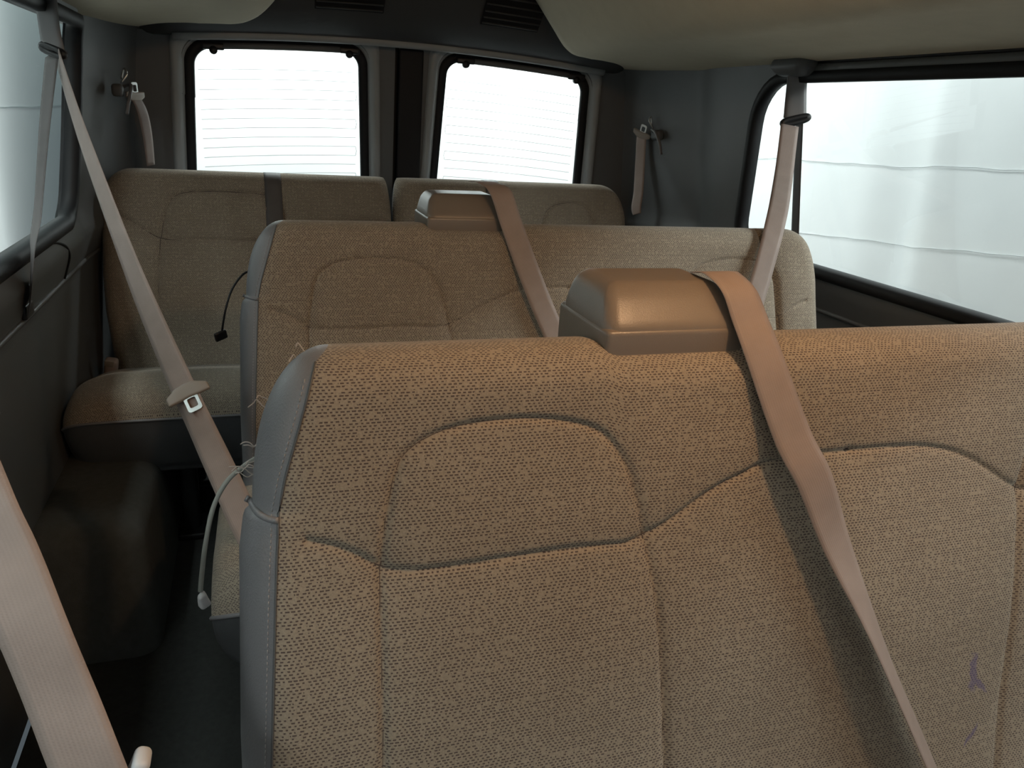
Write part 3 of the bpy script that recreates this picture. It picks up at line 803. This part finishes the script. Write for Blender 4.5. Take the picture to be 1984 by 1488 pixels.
# ------------------------------------------------------------------ seat belts
def wd(*a): return [list(x) for x in a]
def interp_dirs(n, a, b): return [[a[i] + (b[i] - a[i]) * k / (n - 1) for i in range(3)] for k in range(n)]
def guide_ring(par, c, u, v, a=0.034, b=0.012, r=0.006, mat='blackp', name='guide_loop'):
    u = np.array(u, float); u /= np.linalg.norm(u); v = np.array(v, float); v -= (v @ u) * u; v /= np.linalg.norm(v)
    nn = np.cross(u, v)
    P = []
    for k in range(28):
        q = 2 * math.pi * k / 28; cx, sx = math.cos(q), math.sin(q)
        P.append(np.array(c) + u * a * math.copysign(abs(cx) ** .7, cx) + v * b * math.copysign(abs(sx) ** .7, sx))
    V, F = loop_tube(P, r, r * 1.2, lambda q: nn, 8)
    return obj(name, V, F, mat, par)
def tongue(par, c, along, across, name='latch_tongue'):
    """belt tongue: plastic cross-bar with a slot plate of steel"""
    al = np.array(along, float); al /= np.linalg.norm(al); ac = np.array(across, float); ac -= (ac @ al) * al; ac /= np.linalg.norm(ac); nn = np.cross(al, ac)
    V, F = rbox((.072, .026, .009), .0042, 3, 4)
    V = np.array(V); V[:, 1] *= 1 - 0.45 * np.clip((np.abs(V[:, 0]) - .018) / .018, 0, 1)
    V[:, 1] += 0.008 * (np.abs(V[:, 0]) / .036) ** 2
    W = np.array(c) + V[:, :1] * ac + V[:, 1:2] * al + V[:, 2:] * nn
    t = obj(name, W, F, 'tongue', par); t['label'] = 'tan plastic belt tongue with steel plate'
    o_ = rrect(-.011, .013, .006, .040, .005, 3); i_ = rrect(-.006, .008, .015, .033, .003, 3)
    V2 = []; F2 = []; n = len(o_)
    for z in (.0005, -.0015):
        for P in (o_, i_): V2 += [np.array(c) + ac * x + al * y + nn * z for x, y in P]
    for i in range(n):
        j = (i + 1) % n
        F2 += [(i, j, n + j, n + i), (2 * n + j, 2 * n + i, 3 * n + i, 3 * n + j), (i, 2 * n + i, 2 * n + j, j), (n + i, n + j, 3 * n + j, 3 * n + i)]
    obj('tongue_plate', V2, F2, 'steel', t, smooth=False)
    return t

def shoulder_belt(key, side, label):
    D = DATA; ring = D['ring_' + key]
    e = empty('seat_belt', (ring[0], ring[1], ring[2] + .12)); tag(e, label, 'seat belt', 'seat belts')
    P = D['belt_' + key]; n = len(P)
    dirs = interp_dirs(n, (.35, -.90, .0), (.95, -.25, .10)) if side < 0 else interp_dirs(n, (.92, -.32, .0), (.98, -.12, -.05))
    V, F, UV = ribbon(P, dirs, .047, .0014, 8); obj('webbing', V, F, 'belt', e, UV)
    P = D['strap_' + key]; n = len(P)
    V, F, UV = ribbon(P, interp_dirs(n, (.62, -.78, 0), (.16, -1.0, 0)) if side < 0 else interp_dirs(n, (.25, .95, 0), (.2, .97, 0)), .047, .0014, 8); obj('retractor_strap', V, F, 'belt_dark', e, UV)  # dark webbing stands in for the backlit shade on this tan strap
    S = D['sleeve_' + key]; n = len(S)
    V, F, UV = ribbon(S, interp_dirs(n, (.80, -.55, 0), (.75, -.6, 0)) if side < 0 else interp_dirs(n, (.85, -.35, 0), (.85, -.4, 0)), [.050] + [.052] * (n - 2) + [.058], .008, 8, 6); obj('belt_sleeve', V, F, 'sleeve', e, UV)
    guide_ring(e, ring, (.72, -.68, -.25) if side < 0 else (.88, -.30, .28), (0, .1, 1), .030 if side < 0 else .033, .006, .006 if side < 0 else .0075)
    # bolt cover where the sleeve meets the roof rail
    V, F = rbox((.10, .13, .045), .02, 4, 3); V = place(V, (S[0][0], S[0][1], S[0][2] + .012))
    k = np.clip((.01 - (V[:, 2] - S[0][2])) / .03, 0, 1); V[:, 0] = S[0][0] + (V[:, 0] - S[0][0]) * (1 - .35 * k); V[:, 1] = S[0][1] + (V[:, 1] - S[0][1]) * (1 - .35 * k)
    obj('anchor_cover', V, F, 'trim', e)
    return e
eL = shoulder_belt('left', -1, 'long tan shoulder belt slanting from the left window down to the middle bench')
tongue(eL, np.array(DATA['tongue_left']) * .993, np.array(DATA['belt_left'][6]) - np.array(DATA['belt_left'][5]), (.95, -.2, .12))
# slot in the left wall where that belt's strap runs into the retractor
sl = DATA['slot_left']
V, F = rbox((.012, .060, .030), .005, 3, 2); V = place(V, (sl[0] - .004, sl[1], sl[2])); obj('retractor_slot', V, F, 'blackp', eL)
eR = shoulder_belt('right', 1, 'tan shoulder belt hanging at the right window and crossing the end of the middle bench')

def bench_belt(key, label, dirs):
    P = DATA[key]; e = empty('seat_belt', P[0]); tag(e, label, 'seat belt', 'seat belts')
    V, F, UV = ribbon(P, dirs, .048, .0015, 8, 6); obj('webbing', V, F, 'belt', e, UV)
    return e
bench_belt('belt2', 'tan belt running over the retractor cover of the nearest bench', [(1, .10, 0), (1, .12, 0), (1, .12, 0), (1, .10, .06), (1, .08, .1), (1, .05, .15), (1, .1, .12), (.95, .30, .05), (.80, .60, 0), (.7, .72, 0), (.7, .72, 0), (.7, .72, 0)])
bench_belt('belt3', 'tan belt running over the retractor cover of the middle bench', [(1, .05, 0), (1, .05, 0), (1, .05, .05), (1, .05, .1), (1, 0, .15), (1, 0, .15), (1, .05, .12), (1, .1, .1)])
P = DATA['belt_near']
en = empty('seat_belt', P[-1]); tag(en, 'wide pinkish tan belt in the lower left corner closest to the viewer', 'seat belt', 'seat belts')
V, F, UV = ribbon(P, [(.95, -.15, .25)] * len(P), .048, .0015, 8, 6); obj('webbing', V, F, 'belt', en, UV)
V, F = rbox((.012, .02, .024), .005, 4, 2); obj('belt_stop', place(V, DATA['near_tongue'], (0, .4, 0)), F, 'white', en)

# dark belts lying over the top of the rear bench
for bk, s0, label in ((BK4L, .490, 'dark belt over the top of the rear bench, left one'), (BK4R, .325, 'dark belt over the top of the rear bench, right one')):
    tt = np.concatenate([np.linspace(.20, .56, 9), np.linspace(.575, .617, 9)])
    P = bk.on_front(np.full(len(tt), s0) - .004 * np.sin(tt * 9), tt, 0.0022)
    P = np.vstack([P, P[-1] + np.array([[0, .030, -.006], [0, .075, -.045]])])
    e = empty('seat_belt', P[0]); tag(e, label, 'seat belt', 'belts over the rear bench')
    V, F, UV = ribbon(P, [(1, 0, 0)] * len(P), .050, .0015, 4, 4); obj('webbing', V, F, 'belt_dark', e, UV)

# belts parked on the rear pillars
def stowed(key, tong, hook, side, label):
    P = DATA[key]; e = empty('stowed_belt', P[-1]); tag(e, label, 'seat belt', 'belts parked on the rear pillars')
    V, F, UV = ribbon(P, [(.55, -.83 * side, 0)] * len(P), [.040] * (len(P) - 1) + [.034], .003, 8, 5); obj('webbing', V, F, 'belt' if side > 0 else 'belt_shaded', e, UV)  # left belt takes the shade-darkened copy of the tan webbing
    tongue(e, P[0], np.array(DATA[tong]) - np.array(P[0]) + np.array([0, 0, .02]), (.55, -.83 * side, 0))
    h = np.array(DATA[hook]); i = -side
    V, F = rbox((.03, .05, .035), .01, 3, 2); hb = obj('hook_base', place(V, h + np.array([-i * .012, .03, 0])), F, 'trim', e)
    V, F = tube([h + 1.35 * np.array(q) for q in ((-i * .005, .03, .005), (i * .015, .01, .012), (i * .022, -.025, .006), (i * .018, -.045, -.018), (i * .012, -.05, -.045))], .005, 6, 8); obj('hook', V, F, 'sleeve', hb)
    V, F = tube([h + np.array(q) for q in ((-i * .005, .05, .02), (i * .012, .055, .045), (i * .004, .06, .058), (-i * .004, .06, .03))], .0025, 5, 6); obj('wire_clip', V, F, 'steel', hb)
    return e
stowed('stow_right', 'stow_right_tongue', 'stow_hook_r', 1, 'tan belt parked on a hook on the right rear pillar')
stowed('stow_left', 'stow_left_tongue', 'stow_hook_l', -1, 'shade-painted tan belt parked on a hook on the left rear pillar')

# pull cords hanging beside the benches
def cord(key, mat, r, label, tagmat, tag_size):
    P = DATA[key]; e = empty('pull_cord', P[-1]); tag(e, label, 'cord', 'pull cords')
    V, F = tube(P, r, 8, 8); obj('cord', V, F, mat, e)
    V, F = rbox(tag_size, min(tag_size) * .35, 3, 2); V = place(V, DATA[key + '_tag'], (.15, -.25, .5))
    if tagmat == 'white':
        k = np.clip((V[:, 2] - DATA[key + '_tag'][2]) / .02 + .3, 0, 1); V[:, 0] = DATA[key + '_tag'][0] + (V[:, 0] - DATA[key + '_tag'][0]) * (1 - .5 * k)
    obj('cord_end', V, F, tagmat, e)
cord('cord_grey', 'cord', .0025, 'grey cord with a white plastic end hanging beside the nearest bench', 'white', (.012, .010, .019))
cord('cord_black', 'blackp', .0022, 'thin black cord with a flat black end hanging beside the middle bench', 'blackp', (.026, .008, .019))

# belt buckle lying at the foot of the rear bench backrest
b4 = DATA['buckle4']
e = empty('belt_buckle', b4); tag(e, 'small shaded belt buckle at the left foot of the rear backrest', 'buckle')
V, F = rbox((.035, .03, .07), .01, 3, 2); bo = obj('buckle_body', place(V, b4, (.3, .2, 0)), F, 'belt', e)
V, F = rbox((.024, .006, .02), .0025, 2, 2); obj('release_button', place(V, (b4[0], b4[1] - .02, b4[2] + .022), (.3, .2, 0)), F, 'tongue', e)

# frayed threads at the worn corner of the nearest bench
V = []; F = []
e = empty('frayed_threads', tuple(BK2.xyz(np.array([.004]), np.array([.45]), np.array([.06]))[0])); tag(e, 'wisps of pale frayed thread at the worn edge of the nearest bench', 'thread')
rr = random.Random(11)
for q, (t0, ln) in enumerate([(.505, .012), (.50, .014), (.47, .018), (.462, .016), (.448, .024), (.443, .022), (.440, .018), (.436, .020), (.452, .014), (.553, .010), (.549, .012)]):
    s0 = float(BK2.sL(np.array(t0))); p = BK2.xyz(np.array([s0 + .004]), np.array([t0]), np.array([.07]))[0]
    P = [p]
    for k in range(4):
        p = p + np.array([-ln / 4 + rr.uniform(-.002, .002), rr.uniform(-.003, .003), rr.uniform(-.005, .006)]); P.append(p)
    v, f = tube(P, 0.0006, 5, 5); obj('thread', v, f, 'thread', e)

# ------------------------------------------------------------------ dome lamp on the headliner
def dome_lamp(x, y, power, label):
    z = ceil_z(abs(x - CX))
    e = empty('dome_lamp', (x, y, z)); tag(e, label, 'lamp', 'dome lamps')
    V, F = rbox((.20, .12, .024), .011, 3, 3); obj('lamp_base', place(V, (x, y, z - .012)), F, 'white', e)
    V, F = rbox((.12, .07, .012), .0055, 3, 3); obj('lamp_lens', place(V, (x, y, z - .026)), F, 'lamp', e)
    l = bpy.data.lights.new('dome_bulb', 'POINT'); l.shadow_soft_size = .028; l.energy = power; l.color = (1.0, .60, .32)
    o = bpy.data.objects.new('dome_bulb', l); COL.objects.link(o); o.parent = e; o.location = (0, 0, -.066)
    ORG[o.name] = ORG[e.name]
dome_lamp(0.55, 0.38, 8.0, 'warm lit dome lamp on the headliner ahead of the nearest bench')
